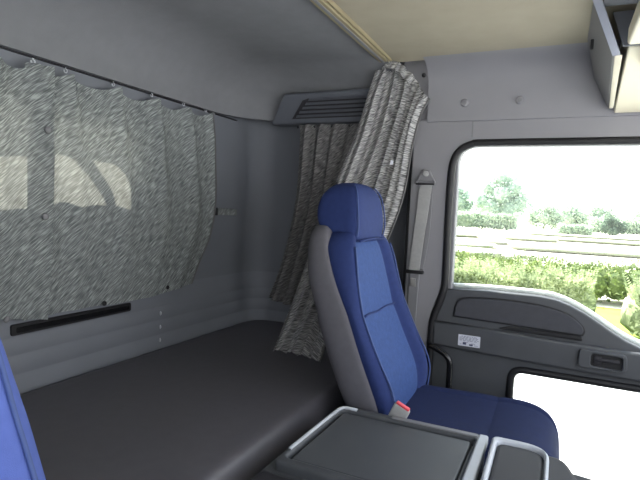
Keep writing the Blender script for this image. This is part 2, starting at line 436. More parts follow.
# lower window: rubber lip and pane
lip = round_poly([(1.316, .28), (1.96, .28), (1.96, .684), (1.316, .684)], .05, 10)
bm = bmesh.new(); P3 = [(x, YW+.014, z) for x, z in lip]; add_tube(bm, P3+[P3[0]], .015, 8)
from_bm('window_lip', bm, M['black'], dr, True)
lw = plate('window_3', round_poly([(1.31, .265), (1.975, .265), (1.975, .695), (1.31, .695)], .05), [], YW+.055, .004, 'y', M['glass'], dr, .0005)
tag(lw, kind='structure')
up = plate('window_2', round_poly([(.985, .93), (1.985, .79), (1.985, 1.60), (.99, 1.60)], [.02, .02, .08, .08]), [], YW+.05, .004, 'y', M['glass'], None, .0005)
tag(up, 'large clear window of the far door', 'window', kind='structure')
# tube at the foot of the upper pane, the sill's sunlight put in as white
tube('sunlit_sill', [(x, YW+.080, z+.006) for x, z in smooth2(sill[2:], 3)], .012, M['truckpaint'], dr, 8)

# --- black bent handrail beside the door
hr = tube('handrail', catmull([(1.00, 2.06, .744), (1.045, 2.055, .730), (1.075, 2.05, .712), (1.088, 2.05, .685), (1.090, 2.05, .60), (1.092, 2.05, .30), (1.092, 2.05, .0)], 5), .0125, M['gloss'])
tag(hr, 'black bent tube handrail between seat and door', 'handrail')

# --- floor, front wall below the windscreen, far front post
fl = box('floor', -.06, XF, YN-.04, 2.30, -.04, .0, M['floor'], bevel=.002); tag(fl, 'dark rubber cab floor', 'floor', kind='structure')
fw = box('wall_front', XF, XF+.05, YN-.04, 2.22, .0, .74, M['doorlow'], bevel=.006); tag(fw, 'dark panel below the windscreen', 'wall', kind='structure')
fp = box('trim_6', XF, XF+.06, 2.10, 2.22, .74, 1.97, M['header'], bevel=.01); tag(fp, 'grey front windscreen post', 'post', kind='structure')
wr = plate('wall_right', [(-.06, 0), (.80, 0), (.80, 1.97), (-.06, 1.97)], [], YN-.04, .04, 'y', M['wall'], bevel=.004); tag(wr, 'grey side wall at the head of the bed', 'wall', kind='structure')
wr2 = plate('trim_7', [(.80, 1.72), (XF, 1.72), (XF, 1.97), (.80, 1.97)], [], YN-.04, .04, 'y', M['header'], bevel=.004); tag(wr2, 'grey header above the open near door', 'trim', kind='structure')

nd = plate('door_2', [(.80, .02), (XF, .02), (XF, .93), (.80, .93)], [], YN-.04, .05, 'y', M['door'], bevel=.008); tag(nd, 'lower half of the near cab door', 'door', kind='structure')
wf2 = box('trim_9', XF, XF+.05, YN-.04, 2.22, 1.70, 1.97, M['header'], bevel=.008); tag(wf2, 'header above the windscreen', 'trim', kind='structure')

# ------------------------------------------------------------------ curtain rail on the back wall
rail = empty('curtain_rail', (0, 0, ZR-.010)); tag(rail, 'thin dark rail under the moulding along the back wall', 'curtain rail')
def railbox(name, x0, x1, y0, y1, z0, z1, m, par, bev=.002):
    o = box(name, x0, x1, y0, y1, z0-(ZR-.010), z1-(ZR-.010), m, par, bev); return o
railbox('channel', .004, .018, YN+.02, 2.05, ZR-.004, ZR-.001, M['pad'], rail, .001)
railbox('end_cap', .003, .024, 1.848, 1.866, ZR-.016, ZR-.002, M['gplastic'], rail)

# beige ceiling track between the two halves of the ceiling
trk = empty('ceiling_track', (.772, 0, ZC)); tag(trk, 'beige curtain track across the ceiling', 'curtain track')
box('track_channel', -.019, .016, YN+.02, 2.10, -.016, .004, M['beige'], trk, .003)
box('track_lip', .018, .026, YN+.02, 2.10, -.010, .004, M['beige'], trk, .002)
box('track_groove', -.008, .004, YN+.02, 2.09, -.0175, -.0155, M['gplastic'], trk, .0005)

# ------------------------------------------------------------------ curtains
def cloth(name, rows, m, parent=None, nu=90, nv=70, folds=None, flat=False):
    """rows: control polylines from the top down; folds(u, v) -> offset along the cloth's normal"""
    fine = [catmull(r, 12) for r in rows]
    def samp(pl, t):
        f = t*(len(pl)-1); i = min(int(f), len(pl)-2); return pl[i].lerp(pl[i+1], f-i)
    grid = []
    for j in range(nv+1):
        pass
    cols = []
    for i in range(nu+1):
        u = i/nu
        line = catmull([samp(pl, u) for pl in fine], 10)
        cols.append([samp(line, j/nv) for j in range(nv+1)])
    P = [[cols[i][j].copy() for j in range(nv+1)] for i in range(nu+1)]
    # arc lengths for the cloth coordinates
    UV = [[None]*(nv+1) for _ in range(nu+1)]
    for j in range(nv+1):
        s = 0
        for i in range(nu+1):
            if i: s += (P[i][j]-P[i-1][j]).length
            UV[i][j] = [s, 0]
    for i in range(nu+1):
        s = 0
        for j in range(nv+1):
            if j: s += (P[i][j]-P[i][j-1]).length
            UV[i][j][1] = -s
    if flat:                                               # cloth cut square: weave runs straight across the panel
        for i in range(nu+1):
            for j in range(nv+1): UV[i][j] = [P[i][j].y, P[i][j].z]
    if folds:
        Q = [[None]*(nv+1) for _ in range(nu+1)]
        for i in range(nu+1):
            for j in range(nv+1):
                du = P[min(i+1, nu)][j]-P[max(i-1, 0)][j]; dv = P[i][min(j+1, nv)]-P[i][max(j-1, 0)]
                n = du.cross(dv)
                n = n.normalized() if n.length > 1e-9 else Vector((1, 0, 0))
                Q[i][j] = P[i][j]+n*folds(i/nu, j/nv)
        P = Q
    verts = [P[i][j] for i in range(nu+1) for j in range(nv+1)]
    faces = []; luv = []
    for i in range(nu):
        for j in range(nv):
            k = [(i, j), (i, j+1), (i+1, j+1), (i+1, j)]
            faces.append([a*(nv+1)+b for a, b in k]); luv += [UV[a][b] for a, b in k]
    me = bpy.data.meshes.new(name); me.from_pydata([tuple(v) for v in verts], [], faces)
    ul = me.uv_layers.new(name='UVMap')
    for k, c in enumerate(luv): ul.data[k].uv = c
    me.update(); o = link(name, me, m, parent, True)
    return o, P

def snap(name, p, m, parent, r=.0085, axis='X'):
    bm = bmesh.new(); bmesh.ops.create_uvsphere(bm, u_segments=14, v_segments=8, radius=r)
    for v in bm.verts:
        v.co = Vector((v.co.x*.55, v.co.y, v.co.z))+Vector(p)
    return from_bm(name, bm, m, parent, True)

def hook(p, parent):
    x, y, z = p; bm = bmesh.new()
    add_tube(bm, [(x, y, z+.012)]+[(x, y+.006*math.sin(a), z+.002+.006*math.cos(a)) for a in [k*PI/5 for k in range(0, 9)]], .0016, 6)
    return from_bm('hook', bm, M['chrome'], parent, True)

HK = [1.055, 1.165, 1.352, 1.535, 1.715, 1.860]          # hooks of the far panel
def scallop(y, hooks):
    for a, b in zip(hooks, hooks[1:]):
        if a <= y <= b:
            t = (y-a)/(b-a); return -.024*math.sin(PI*t)**.8*min(1, (b-a)/.15)
    return 0
# far panel
ys = [1.022+(1.872-1.022)*k/36 for k in range(37)]
ztop = lambda y: (1.664+(y-1.0)*.018)+scallop(y, HK)
def edge_y(v):                                            # free edge bulges toward the corner then is drawn back
    pts = [(0, 1.872), (.25, 1.895), (.55, 1.914), (.72, 1.888), (.88, 1.828), (1, 1.785)]
    for (a, p), (b, q) in zip(pts, pts[1:]):
        if a <= v <= b:
            t = (v-a)/(b-a); t = t*t*(3-2*t); return p+(q-p)*t
def bot(y): return .912+.02*max(0, (y-1.35)/.43)+.012*math.sin((y-1.0)*9)*.5
rows = []
for v in (0, .06, .15, .3, .45, .6, .75, .88, 1):
    row = []
    e = edge_y(v)
    for k, y in enumerate(ys):
        u = k/36; yy = 1.022+(e-1.022)*u
        zt = ztop(y); zz = zt+(bot(yy)-zt)*v
        row.append((.034+.012*math.sin(PI*v), yy, zz))
    rows.append(row)
def folds_far(u, v):
    y = 1.022+.85*u; s = 0
    for h in HK:                                          # a soft pleat falls from every hook
        s += .027*math.exp(-((y-h-.06*v)/(.019+.02*v))**2)*math.exp(-v*1.3)
    s += .005*math.sin(u*23+v*2)*math.exp(-v*1.2)+.0035*math.sin(u*9-v*5)*(.4+.6*v)
    return -s
pan, PF = cloth('window_curtain', rows, M['curtain'], nu=130, nv=70, folds=folds_far, flat=True)
tag(pan, 'grey streaked curtain over the back window, panel reaching the corner with a free right edge', 'curtain', 'back window curtains')
for h in HK: hook((.022, h, ztop(h)+.010), pan)
pan.location = (0, -.058, 0)
HEM = tube('hem', [PF[130][j]+Vector((.001, 0, 0)) for j in range(0, 71, 2)], .0036, M['curtain3'], pan, 6)
for (y, z) in ((1.318, .921), (1.631, .940)): snap('snap_button', (.040, y, z), M['black'], pan)
# near panel, overlapping in front
HK2 = [.28, .46, .64, .80, .93, 1.060, 1.092]
ys2 = [.22+(1.092-.22)*k/36 for k in range(37)]
zt2 = lambda y: (1.659+(y-1.0)*.03 if y < 1 else 1.664+(y-1)*.018)+scallop(y, HK2)
rows = []
for v in (0, .06, .15, .3, .5, .7, .85, 1):
    rows.append([(.050+.014*math.sin(PI*v), y, zt2(y)+((.938-.03*max(0, (y-.93)/.16)*1.0)-zt2(y))*v) for y in ys2])
def folds_near(u, v):
    y = .22+.872*u; s = 0
    for h in HK2: s += .020*math.exp(-((y-h-.03*v)/(.020+.02*v))**2)*math.exp(-v*1.5)
    return -s+.004*math.sin(u*31+v)*math.exp(-v*1.4)+.003*math.sin(u*11-v*4)*(.4+.6*v)*(1-u**6)
pan2, PN = cloth('window_curtain', rows, M['curtain'], nu=120, nv=60, folds=folds_near, flat=True)
tag(pan2, 'grey streaked curtain over the back window, left panel with a buttoned hem', 'curtain', 'back window curtains')
for h in HK2[:-1]: hook((.022, h, zt2(h)+.010), pan2)
pan2.location = (0, -.060, 0)
for (y, z) in ((1.068, 1.478), (1.064, 1.224)): snap('snap_button', (.078, y, z), M['gplastic'], pan2, .011)
snap('snap_button', (.056, .965, .930), M['gplastic'], pan2, .010)

# tie-back strap on the side of the back wall
tb = empty('tieback_strap', (0, 1.92, 1.25)); tag(tb, 'short streaked tieback strap with black button on the back wall', 'strap')
rows = [[(.006, 0, .017), (.007, .06, .017), (.006, .12, .016), (.004, .17, .015)], [(.006, 0, -.015), (.007, .06, -.015), (.006, .12, -.016), (.004, .17, -.016)]]
sb, _ = cloth('strap_band', rows, M['curtain'], tb, 30, 6)
s_ = sb.modifiers.new('so', 'SOLIDIFY'); s_.thickness = .003
bm = bmesh.new(); add_box(bm, -.002, .016, -.010, .004, -.017, .019); from_bm('button', bm, M['black'], tb, True, bevel=.003)

# corner curtain under the vent
def pleats(n, amp, ph=0, spread=1.0):
    def f(u, v):
        a = amp*(.75+.4*v*spread)
        return a*(math.sin(u*n*2*PI+ph+.8*math.sin(v*3))+.35*math.sin(u*n*4.3*PI+1.3+v*2))
    return f
rows = [[(.335, 2.09, 1.668), (.45, 2.09, 1.668), (.58, 2.085, 1.665), (.72, 2.08, 1.66)],
        [(.335, 2.09, 1.60), (.44, 2.09, 1.60), (.57, 2.085, 1.60), (.71, 2.08, 1.60)],
        [(.325, 2.09, 1.32), (.42, 2.09, 1.32), (.53, 2.08, 1.32), (.66, 2.07, 1.32)],
        [(.27, 2.09, 1.04), (.36, 2.09, 1.04), (.47, 2.08, 1.03), (.58, 2.06, 1.02)],
        [(.205, 2.09, .845), (.30, 2.09, .825), (.42, 2.08, .83), (.52, 2.06, .82)]]
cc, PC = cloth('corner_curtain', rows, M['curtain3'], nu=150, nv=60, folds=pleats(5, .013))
tag(cc, 'dark streaked curtain hanging in the far corner below the vent', 'curtain')
for k in range(5): snap('snap_button', (.335+.085*k, 2.075, 1.655), M['black'], cc, .006)

# divider curtain swept behind the passenger seat
rows = [[(.735, 1.99, 1.862), (.775, 2.015, 1.868), (.83, 2.03, 1.872), (.895, 2.01, 1.815), (.955, 1.975, 1.735)],
        [(.705, 1.985, 1.78), (.76, 2.0, 1.77), (.82, 2.02, 1.755), (.875, 2.01, 1.72), (.915, 1.985, 1.675)],
        [(.66, 1.97, 1.60), (.72, 1.985, 1.59), (.78, 2.01, 1.575), (.84, 2.00, 1.565), (.895, 1.975, 1.565)],
        [(.585, 1.94, 1.37), (.65, 1.965, 1.36), (.72, 1.985, 1.35), (.79, 1.98, 1.34), (.872, 1.95, 1.33)],
        [(.515, 1.90, 1.12), (.575, 1.92, 1.11), (.64, 1.935, 1.10), (.71, 1.93, 1.10), (.80, 1.92, 1.10)],
        [(.475, 1.83, .90), (.525, 1.85, .89), (.585, 1.86, .885), (.63, 1.85, .88), (.68, 1.84, .88)],
        [(.458, 1.712, .718), (.51, 1.725, .716), (.565, 1.725, .715), (.620, 1.712, .715), (.668, 1.695, .715)]]
def div_folds(u, v):
    a = .020*(1-.35*v)
    return a*(.8*math.sin(u*4.2*2*PI+.4+1.0*v)+.45*math.sin(u*9.1*2*PI+1+.7*math.sin(v*4)))*(.45+.55*min(1, v*5))
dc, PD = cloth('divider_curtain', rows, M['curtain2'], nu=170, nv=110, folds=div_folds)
tag(dc, 'light streaked curtain bunched on the ceiling track and falling behind the seat onto the bed', 'curtain')
tube('hem', [PD[170][j] for j in range(0, 111, 2)], .0035, M['curtain3'], dc, 6)
bm = bmesh.new(); add_box(bm, -.006, .006, -.001, .001, -.008, .008)
o = from_bm('care_tag', bm, M['white'], dc); o.location = (.832, 1.952, 1.482); o.rotation_euler = (0, .12, .2)
hd_ = [[(.79, 1.985, 1.892), (.81, 1.985, 1.89), (.84, 1.98, 1.875), (.90, 1.98, 1.82)], [(.765, 1.97, 1.862), (.79, 1.97, 1.858), (.83, 1.965, 1.842), (.88, 1.965, 1.79)]]
hb, _ = cloth('heading_tape', hd_, M['curtain2'], dc, 40, 8, folds=lambda u, v: .004*math.sin(u*40))
s_ = hb.modifiers.new('so', 'SOLIDIFY'); s_.thickness = .004
bm = bmesh.new(); bmesh.ops.create_uvsphere(bm, u_segments=12, v_segments=8, radius=.009); bmesh.ops.translate(bm, verts=bm.verts, vec=(.915, 2.055, 1.845))
o = from_bm('curtain_stop', bm, M['black'], None, True); tag(o, 'small black stop knob on the header where the bunched curtain ends', 'knob')

# ------------------------------------------------------------------ vent panel in the far cove
vt = empty('ceiling_vent', (.45, 2.08, 1.70)); tag(vt, 'grey slatted air vent in the ceiling corner above the dark curtain', 'vent')
L0 = lambda x, y, z: (x-.45, y-2.08, z-1.70)
prof_v = [(2.165, 1.676), (2.095, 1.674), (2.088, 1.682), (2.030, 1.790), (2.034, 1.800), (2.165, 1.84)]
rings = []
for x, dx in ((0, 0),): pass
bm = bmesh.new()
def vx(k, z, right): return (.775 if right else .185+.10*max(0, (z-1.68)/.12))
Va = [bm.verts.new(L0(vx(0, z, False), y, z)) for y, z in prof_v]; Vb = [bm.verts.new(L0(vx(0, z, True), y, z)) for y, z in prof_v]
n = len(prof_v)
for k in range(n): bm.faces.new((Va[k], Va[(k+1) % n], Vb[(k+1) % n], Vb[k]))
bm.faces.new(Va); bm.faces.new(list(reversed(Vb)))
wn(from_bm('vent_body', bm, M['vent'], vt, True, bevel=.004))
def on_face(x, t, off=0):                                # t runs up the slanted face
    y = 2.088+(2.030-2.088)*t; z = 1.682+(1.790-1.682)*t
    ny, nz = -.108, -.058; l = math.hypot(ny, nz); return L0(x, y+ny/l*off, z+nz/l*off)
bm = bmesh.new()
q = [(.30, .12), (.76, .12), (.76, .86), (.40, .86), (.372, .80)]
a = [bm.verts.new(on_face(x, t, .0018)) for x, t in q]; b = [bm.verts.new(on_face(x, t, -.004)) for x, t in q]
bm.faces.new(a); bm.faces.new(list(reversed(b)))
for k in range(len(q)): bm.faces.new((a[k], b[k], b[(k+1) % len(q)], a[(k+1) % len(q)]))
from_bm('vent_opening', bm, M['pad'], vt)
for k in range(5):
    t = .16+.15*k; x0 = .315+.095*(t-.12)/.74
    bm = bmesh.new(); pts = [on_face(x0, t, .001), on_face(.755, t, .001), on_face(.755, t+.10, .010), on_face(x0+.012, t+.10, .010)]
    v1 = [bm.verts.new(p) for p in pts]; v2 = [bm.verts.new(Vector(p)+Vector((0, .002, .003))) for p in pts]
    bm.faces.new(v1); bm.faces.new(list(reversed(v2)))
    for i in range(4): bm.faces.new((v1[i], v2[i], v2[(i+1) % 4], v1[(i+1) % 4]))
    from_bm('slat', bm, M['vent'], vt)

# ------------------------------------------------------------------ bed
bb = box('bed_base', .03, .83, YN+.02, 2.10, .0, .545, M['doorlow'], bevel=.01); tag(bb, 'dark box base under the mattress', 'bed base')
mt_prof = [(.022, .548), (.022, .66), (.026, .688), (.045, .6985), (.20, ZB+.001), (.45, ZB+.001), (.70, ZB), (.790, ZB), (.806, .698), (.816, .688), (.826, .660), (.836, .62), (.84, .56)]
rings = []
for y, s in ((YN+.03, .94), (YN+.05, .985), (YN+.12, 1), (.6, 1), (1.2, 1), (1.8, 1), (2.10, 1), (2.20, .99), (2.245, .965), (2.262, .90)):
    ring = []
    for x, z in mt_prof:
        cx = .045 if y > 2.1 else 0
        ring.append((.446+(x-.446)*(1-(1-s)*1.0), y, .62+(z-.62)*s))
    rings.append(ring)
mt = loft('mattress', rings, M['mattress'], None, sub=1)
tag(mt, 'flat charcoal mattress along the back wall', 'mattress')

# ------------------------------------------------------------------ seat
def make_seat(label):
    """origin on the floor under the middle of the seat's back edge; x forward"""
    r = empty('cab_seat', (0, 0, 0)); tag(r, label, 'seat')
    # z, rear, shell/cloth boundary, bolster front, centre front, half width
    T = [(.62, .918, 1.02, 1.045, 1.03, .225), (.70, .880, 1.012, 1.052, 1.024, .243), (.76, .852, .985, 1.040, 1.005, .245), (.85, .815, .945, .992, .958, .245),
         (.925, .786, .915, .956, .927, .243), (.95, .778, .905, .945, .912, .242), (.975, .772, .895, .935, .908, .240), (1.05, 0.736, .852, .915, .890, .231), (1.12, 0.723, .822, .900, .874, .217),
         (1.17, 0.715, .800, .886, .862, .200)]
    # blue cushion of the backrest: bolsters and centre panel
    rings = []
    for z, xr, xb, xf, xc, w in T+[(1.20, .762, .812, .872, .848, .172), (1.222, .768, .805, .850, .832, .140)]:
        half = [(xb-.05, w-.03), (xb-.005, w-.004), (xb+.012, w), ((xb+xf)/2, w+.001), (xf-.008, w-.010), (xf, w-.024), (xf-.002, w-.040), (xf-.012, w-.056), (xc-.002, w-.068), (xc-.003, w-.074), (xc+.002, w-.084), (xc+.005, (w-.084)*.5)]
        left = [(x, -y, z) for x, y in half]; right = [(x, y, z) for x, y in reversed(half)]
        rings.append(left+[(xc+.006, 0, z)]+right)
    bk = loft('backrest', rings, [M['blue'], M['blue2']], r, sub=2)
    n = len(rings[0])
    for p in bk.data.polygons:
        if len(p.vertices) == 4:
            ks = [v % n for v in p.vertices]
            if all(9 <= k <= n-10 for k in ks): p.material_index = 1
    # piping down both bolster fronts
    for s in (-1, 1):
        tube('piping', catmull([(xf+.001, s*(w-.024), z) for z, xr, xb, xf, xc, w in T], 4), .0032, M['piping'], bk, 6)
    # stitched lumbar crease
    zc = .952
    tube('seam', [(.9195+.002*math.cos(k), -.16+.32*k/12, zc+.002*math.sin(k)) for k in range(13)], .0035, M['blue'], bk, 6)
    # grey shell round the back and sides
    rings = []
    for z, xr, xb, xf, xc, w in [(.585, .935, 1.02, 0, 0, .225)]+T+[(1.20, .713, .800, 0, 0, .186), (1.222, .715, .785, 0, 0, .166), (1.236, .722, .765, 0, 0, .14)]:
        half = [(xb-.002, w-.012), (xb, w+.002), (xb-.010, w+.006), ((xr+xb)/2+.01, w+.007), (xr+.030, w+.002), (xr+.008, w-.020), (xr, w-.055), (xr-.004, w*.4)]
        rings.append([(x, -y, z) for x, y in half]+[(xr-.005, 0, z)]+[(x, y, z) for x, y in reversed(half)])
    loft('back_shell', rings, M['shell'], r, sub=1)
    # headrest grown out of the back
    H = [(1.175, .79, .868, .130), (1.20, .742, .872, .138), (1.232, .714, .876, .141), (1.27, .707, .873, .140), (1.31, .710, .867, .134), (1.342, .726, .858, .122), (1.366, .748, .842, .100), (1.378, .775, .82, .06)]
    rings = []
    for z, xr, xf, w in H:
        half = [(xr+.004, w*.45), (xr+.010, w*.8), (xr+.022, w*.95), (xr+.045, w), (xf-.035, w), (xf-.012, w*.985), (xf-.001, w*.93), (xf+.003, w*.72), (xf+.004, w*.35)]
        rings.append([(x, -y, z) for x, y in half]+[(xf+.005, 0, z)]+[(x, y, z) for x, y in reversed(half)]+[(xr, 0, z)])
    hr_ = loft('headrest', rings, [M['blue'], M['blue2']], r, sub=2)
    n = len(rings[0])
    for p in hr_.data.polygons:
        if len(p.vertices) == 4 and all(6 <= v % n <= 12 for v in p.vertices): p.material_index = 0
    for s in (-1, 1):
        tube('piping', catmull([(xf+.0015, s*w*.945, z) for z, xr, xf, w in H[1:-1]], 4), .0026, M['piping'], hr_, 6)
    tube('seam', [(.880, -.12+.24*k/8, 1.186+.004*math.sin(k*PI/8)) for k in range(9)], .004, M['blue'], hr_, 6)
    # seat cushion
    S = [(.955, .205, .640), (.975, .226, .655), (1.05, .238, .657), (1.15, .243, .657), (1.27, .244, .662), (1.298, .243, .659), (1.305, .243, .659), (1.315, .243, .663), (1.38, .237, .667), (1.43, .222, .662), (1.465, .195, .650), (1.487, .155, .628), (1.497, .11, .60)]
    rings = []
    for x, w, zt in S:
        zb = .53 if x < 1.4 else .53+.05*((x-1.4)/.1)**2
        half = [(w*.0, zt-.004), (w*.35, zt-.004), (w*.62, zt-.003), (w*.68, zt-.006), (w*.72, zt+.001), (w*.84, zt+.002), (w*.94, zt-.014), (w, zt-.045), (w*.99, (zt+zb)/2-.01), (w*.94, zb+.006), (w*.8, zb), (w*.4, zb)]
        rings.append([(x, y, z) for y, z in half]+[(x, 0, zb)]+[(x, -y, z) for y, z in reversed(half[1:])])
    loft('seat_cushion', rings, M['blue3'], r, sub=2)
    box('seat_pan', .97, 1.42, -.215, .215, .44, .54, M['shell'], r, .015)
    box('pedestal', 1.0, 1.38, -.18, .18, .0, .44, M['console'], r, .02)
    # reclining lever boss at the foot of the shell
    bm = bmesh.new(); bmesh.ops.create_cone(bm, cap_ends=True, segments=24, radius1=.03, radius2=.026, depth=.02)
    bmesh.ops.rotate(bm, verts=bm.verts, matrix=Matrix.Rotation(PI/2, 3, 'X')); bmesh.ops.translate(bm, verts=bm.verts, vec=(1.0, -.252, .655))
    from_bm('recliner_boss', bm, M['gplastic'], r, False, bevel=.003)
    return r
seat = make_seat('blue and grey high-back seat beside the far door window')
seat.location = (0, 1.632, 0)
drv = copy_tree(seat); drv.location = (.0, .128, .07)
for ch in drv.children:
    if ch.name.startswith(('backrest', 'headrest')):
        ch.material_slots[0].link = 'OBJECT'; ch.material_slots[0].material = M['litblue']
drv['label'] = 'blue seat back cut off at the lower left edge, nearest the camera'

# seat belt buckle on the near side of the passenger seat
bm = bmesh.new(); add_box(bm, -.024, .024, -.008, .008, -.07, .052); bk = from_bm('belt_buckle', bm, M['belt'], seat, True, bevel=.005)
bk.location = (1.072, 1.352-1.632, .70); bk.rotation_euler = (.10, .42, 0); bk['label'] = 'grey buckle'
bm = bmesh.new(); add_box(bm, -.020, .020, -.0065, .0065, .050, .057); o = from_bm('release_button', bm, M['red'], bk, True, bevel=.002); o['label'] = 'red release button'
tube('stalk', [(.0, 0, -.06), (-.006, .0, -.11), (.02, .05, -.2)], .008, M['black'], bk)

# ------------------------------------------------------------------ belt on the pillar
sbelt = empty('seat_belt', (.93, YW, 1.40)); tag(sbelt, 'grey seat belt hanging from its anchor on the door pillar', 'seat belt')
def PL(x, z, d): return (x-.93, -d, z-1.40)
rows = [[PL(.908, 1.408, .012), PL(.936, 1.408, .013), PL(.963, 1.408, .012)], [PL(.904, 1.31, .016), PL(.93, 1.31, .017), PL(.955, 1.31, .016)], [PL(.893, 1.17, .016), PL(.917, 1.17, .017), PL(.941, 1.17, .016)], [PL(.881, 1.04, .014), PL(.905, 1.04, .015), PL(.929, 1.04, .014)]]
wb_, _ = cloth('webbing', rows, M['belt'], sbelt, 12, 30); s_ = wb_.modifiers.new('so', 'SOLIDIFY'); s_.thickness = .003
rows = [[PL(.945, 1.408, .008), PL(.965, 1.408, .008)], [PL(.945, 1.2, .008), PL(.962, 1.2, .008)], [PL(.925, 1.045, .008), PL(.942, 1.045, .008)]]
wb2, _ = cloth('webbing', rows, M['gplastic'], sbelt, 6, 20); s_ = wb2.modifiers.new('so', 'SOLIDIFY'); s_.thickness = .002
out = round_poly([PL(.888, 1.405, 0)[::2], PL(.984, 1.405, 0)[::2], PL(.962, 1.442, 0)[::2], PL(.950, 1.468, 0)[::2], PL(.920, 1.468, 0)[::2], PL(.908, 1.442, 0)[::2]], .010)
slot = round_poly([PL(.900, 1.411, 0)[::2], PL(.972, 1.411, 0)[::2], PL(.968, 1.420, 0)[::2], PL(.904, 1.420, 0)[::2]], .003)
an = plate('anchor', out, [slot], -.022, .014, 'y', M['gplastic'], sbelt, .004)
bm = bmesh.new(); bmesh.ops.create_cone(bm, cap_ends=True, segments=20, radius1=.013, radius2=.011, depth=.012)
bmesh.ops.rotate(bm, verts=bm.verts, matrix=Matrix.Rotation(PI/2, 3, 'X')); bmesh.ops.translate(bm, verts=bm.verts, vec=PL(.936, 1.450, .026)); from_bm('anchor_bolt', bm, M['belt'], an, True, bevel=.002)
bm = bmesh.new(); add_box(bm, *[c for pr in zip(PL(.896, 1.404, .026), PL(.974, 1.411, .020)) for c in pr]); from_bm('anchor_slot', bm, M['black'], an, bevel=.002)
bm = bmesh.new(); add_box(bm, -.058, .018, -.024, -.004, -.371, -.357); from_bm('guide_bar', bm, M['black'], sbelt, True, bevel=.004)
bm = bmesh.new(); add_box(bm, -.040, -.014, -.012, .0, -.428, -.392); from_bm('lower_clip', bm, M['flap'], sbelt, True, bevel=.004)
rows = [[PL(.885, 1.03, .008), PL(.93, 1.03, .008)], [PL(.882, .85, .006), PL(.925, .85, .006)], [PL(.88, .60, .006), PL(.92, .60, .006)]]
wb3, _ = cloth('lower_webbing', rows, M['gplastic'], sbelt, 6, 20); s_ = wb3.modifiers.new('so', 'SOLIDIFY'); s_.thickness = .002

# ------------------------------------------------------------------ centre console
cs = empty('centre_console', (.90, .84, 0)); tag(cs, 'dark centre console with a folding lid beside the blue cushion', 'console')
def CL(x, y, z): return (x-.90, y-.84, z)
box('console_body', .850-.90, 1.322-.90, .50-.84, 1.335-.84, .0, .660, M['console'], cs, .02)
def zplate(name, pts, holes, z, t, m, par, bev=.003):
    return plate(name, [(x-.90, y-.84) for x, y in pts], [[(x-.90, y-.84) for x, y in h] for h in holes], z, t, 'z', m, par, bev)
outer = round_poly([(.907, .955), (1.316, .955), (1.320, 1.338), (.912, 1.338)], [.02, .03, .015, .035])
inner = round_poly([(.925, .985), (1.292, .985), (1.294, 1.312), (.928, 1.312)], [.015, .012, .015, .02])
zplate('lid_plinth', round_poly([(.880, .93), (1.316, .93), (1.320, 1.338), (.885, 1.338)], .03), [], .64, .058, M['console'], cs, .016)
fr = zplate('lid_frame', outer, [inner], .690, .030, M['console'], cs, .008)
zplate('lid_panel', round_poly([(.933, .993), (1.284, .993), (1.286, 1.304), (.936, 1.304)], .012), [], .690, .022, M['lid'], fr, .005)
zplate('groove', inner, [], .689, .006, M['black'], fr, .001)
tube('edge_strip', [CL(*p) for p in [(.917, 1.02, .720), (.920, 1.20, .7205), (.923, 1.295, .7205), (.930, 1.313, .7205), (.944, 1.318, .7205), (.97, 1.318, .720)]], .0048, M['lgrey'], fr, 8)
zplate('front_trim', round_poly([(1.298, .90), (1.324, .90), (1.324, 1.335), (1.300, 1.335)], .006), [], .700, .024, M['lgrey'], cs, .005)
zplate('back_trim', round_poly([(1.07, 1.317), (1.30, 1.317), (1.30, 1.337), (1.07, 1.335)], .004), [], .700, .022, M['gplastic'], cs, .004)
# rear lower part of the console nearest the camera
box('rear_cover', .880-.90, 1.28-.90, .50-.84, .95-.84, .62, .700, M['pad'], cs, .018)

# storage bin in front of the console
bn = empty('console_bin', (1.43, 1.15, 0)); tag(bn, 'dark padded storage bin with pale rim in front of the console lid', 'storage bin')
def bplate(name, pts, holes, z, t, m, par, bev=.004):
    return plate(name, [(x-1.43, y-1.15) for x, y in pts], [[(x-1.43, y-1.15) for x, y in h] for h in holes], z, t, 'z', m, par, bev)
o1 = round_poly([(1.340, .86), (1.464, .86), (1.466, 1.302), (1.336, 1.302)], [.02, .03, .085, .02], 8)
i1 = round_poly([(1.352, .88), (1.455, .88), (1.456, 1.288), (1.350, 1.284)], [.02, .02, .075, .02], 8)
bplate('bin_wall', o1, [i1], .60, .142, M['lgrey'], bn, .006)
bplate('bin_pad', i1, [], .60, .134, M['pad'], bn, .010)
o2 = round_poly([(1.445, .86), (1.534, .86), (1.524, 1.205), (1.500, 1.285), (1.42, 1.300)], [.0, .03, .03, .04, .0], 8)
bplate('side_cover', o2, [], .55, .180, M['pad'], bn, .014)
o3 = round_poly([(1.53, .86), (1.66, .86), (1.66, 1.235), (1.50, 1.262)], .02)
bplate('side_step', o3, [], .55, .165, M['pad'], bn, .012)
bplate('bin_base', round_poly([(1.345, .87), (1.61, .87), (1.61, 1.16), (1.345, 1.26)], .02), [], .0, .61, M['console'], bn, .01)
bm = bmesh.new(); add_box(bm, -.097, -.086, -.08, .10, .700, .716); from_bm('hinge_bar', bm, M['metal'], bn, True, bevel=.004)
bm = bmesh.new(); add_box(bm, -.098, -.080, -.02, .012, .690, .724); from_bm('hinge_block', bm, M['black'], bn, True, bevel=.004)

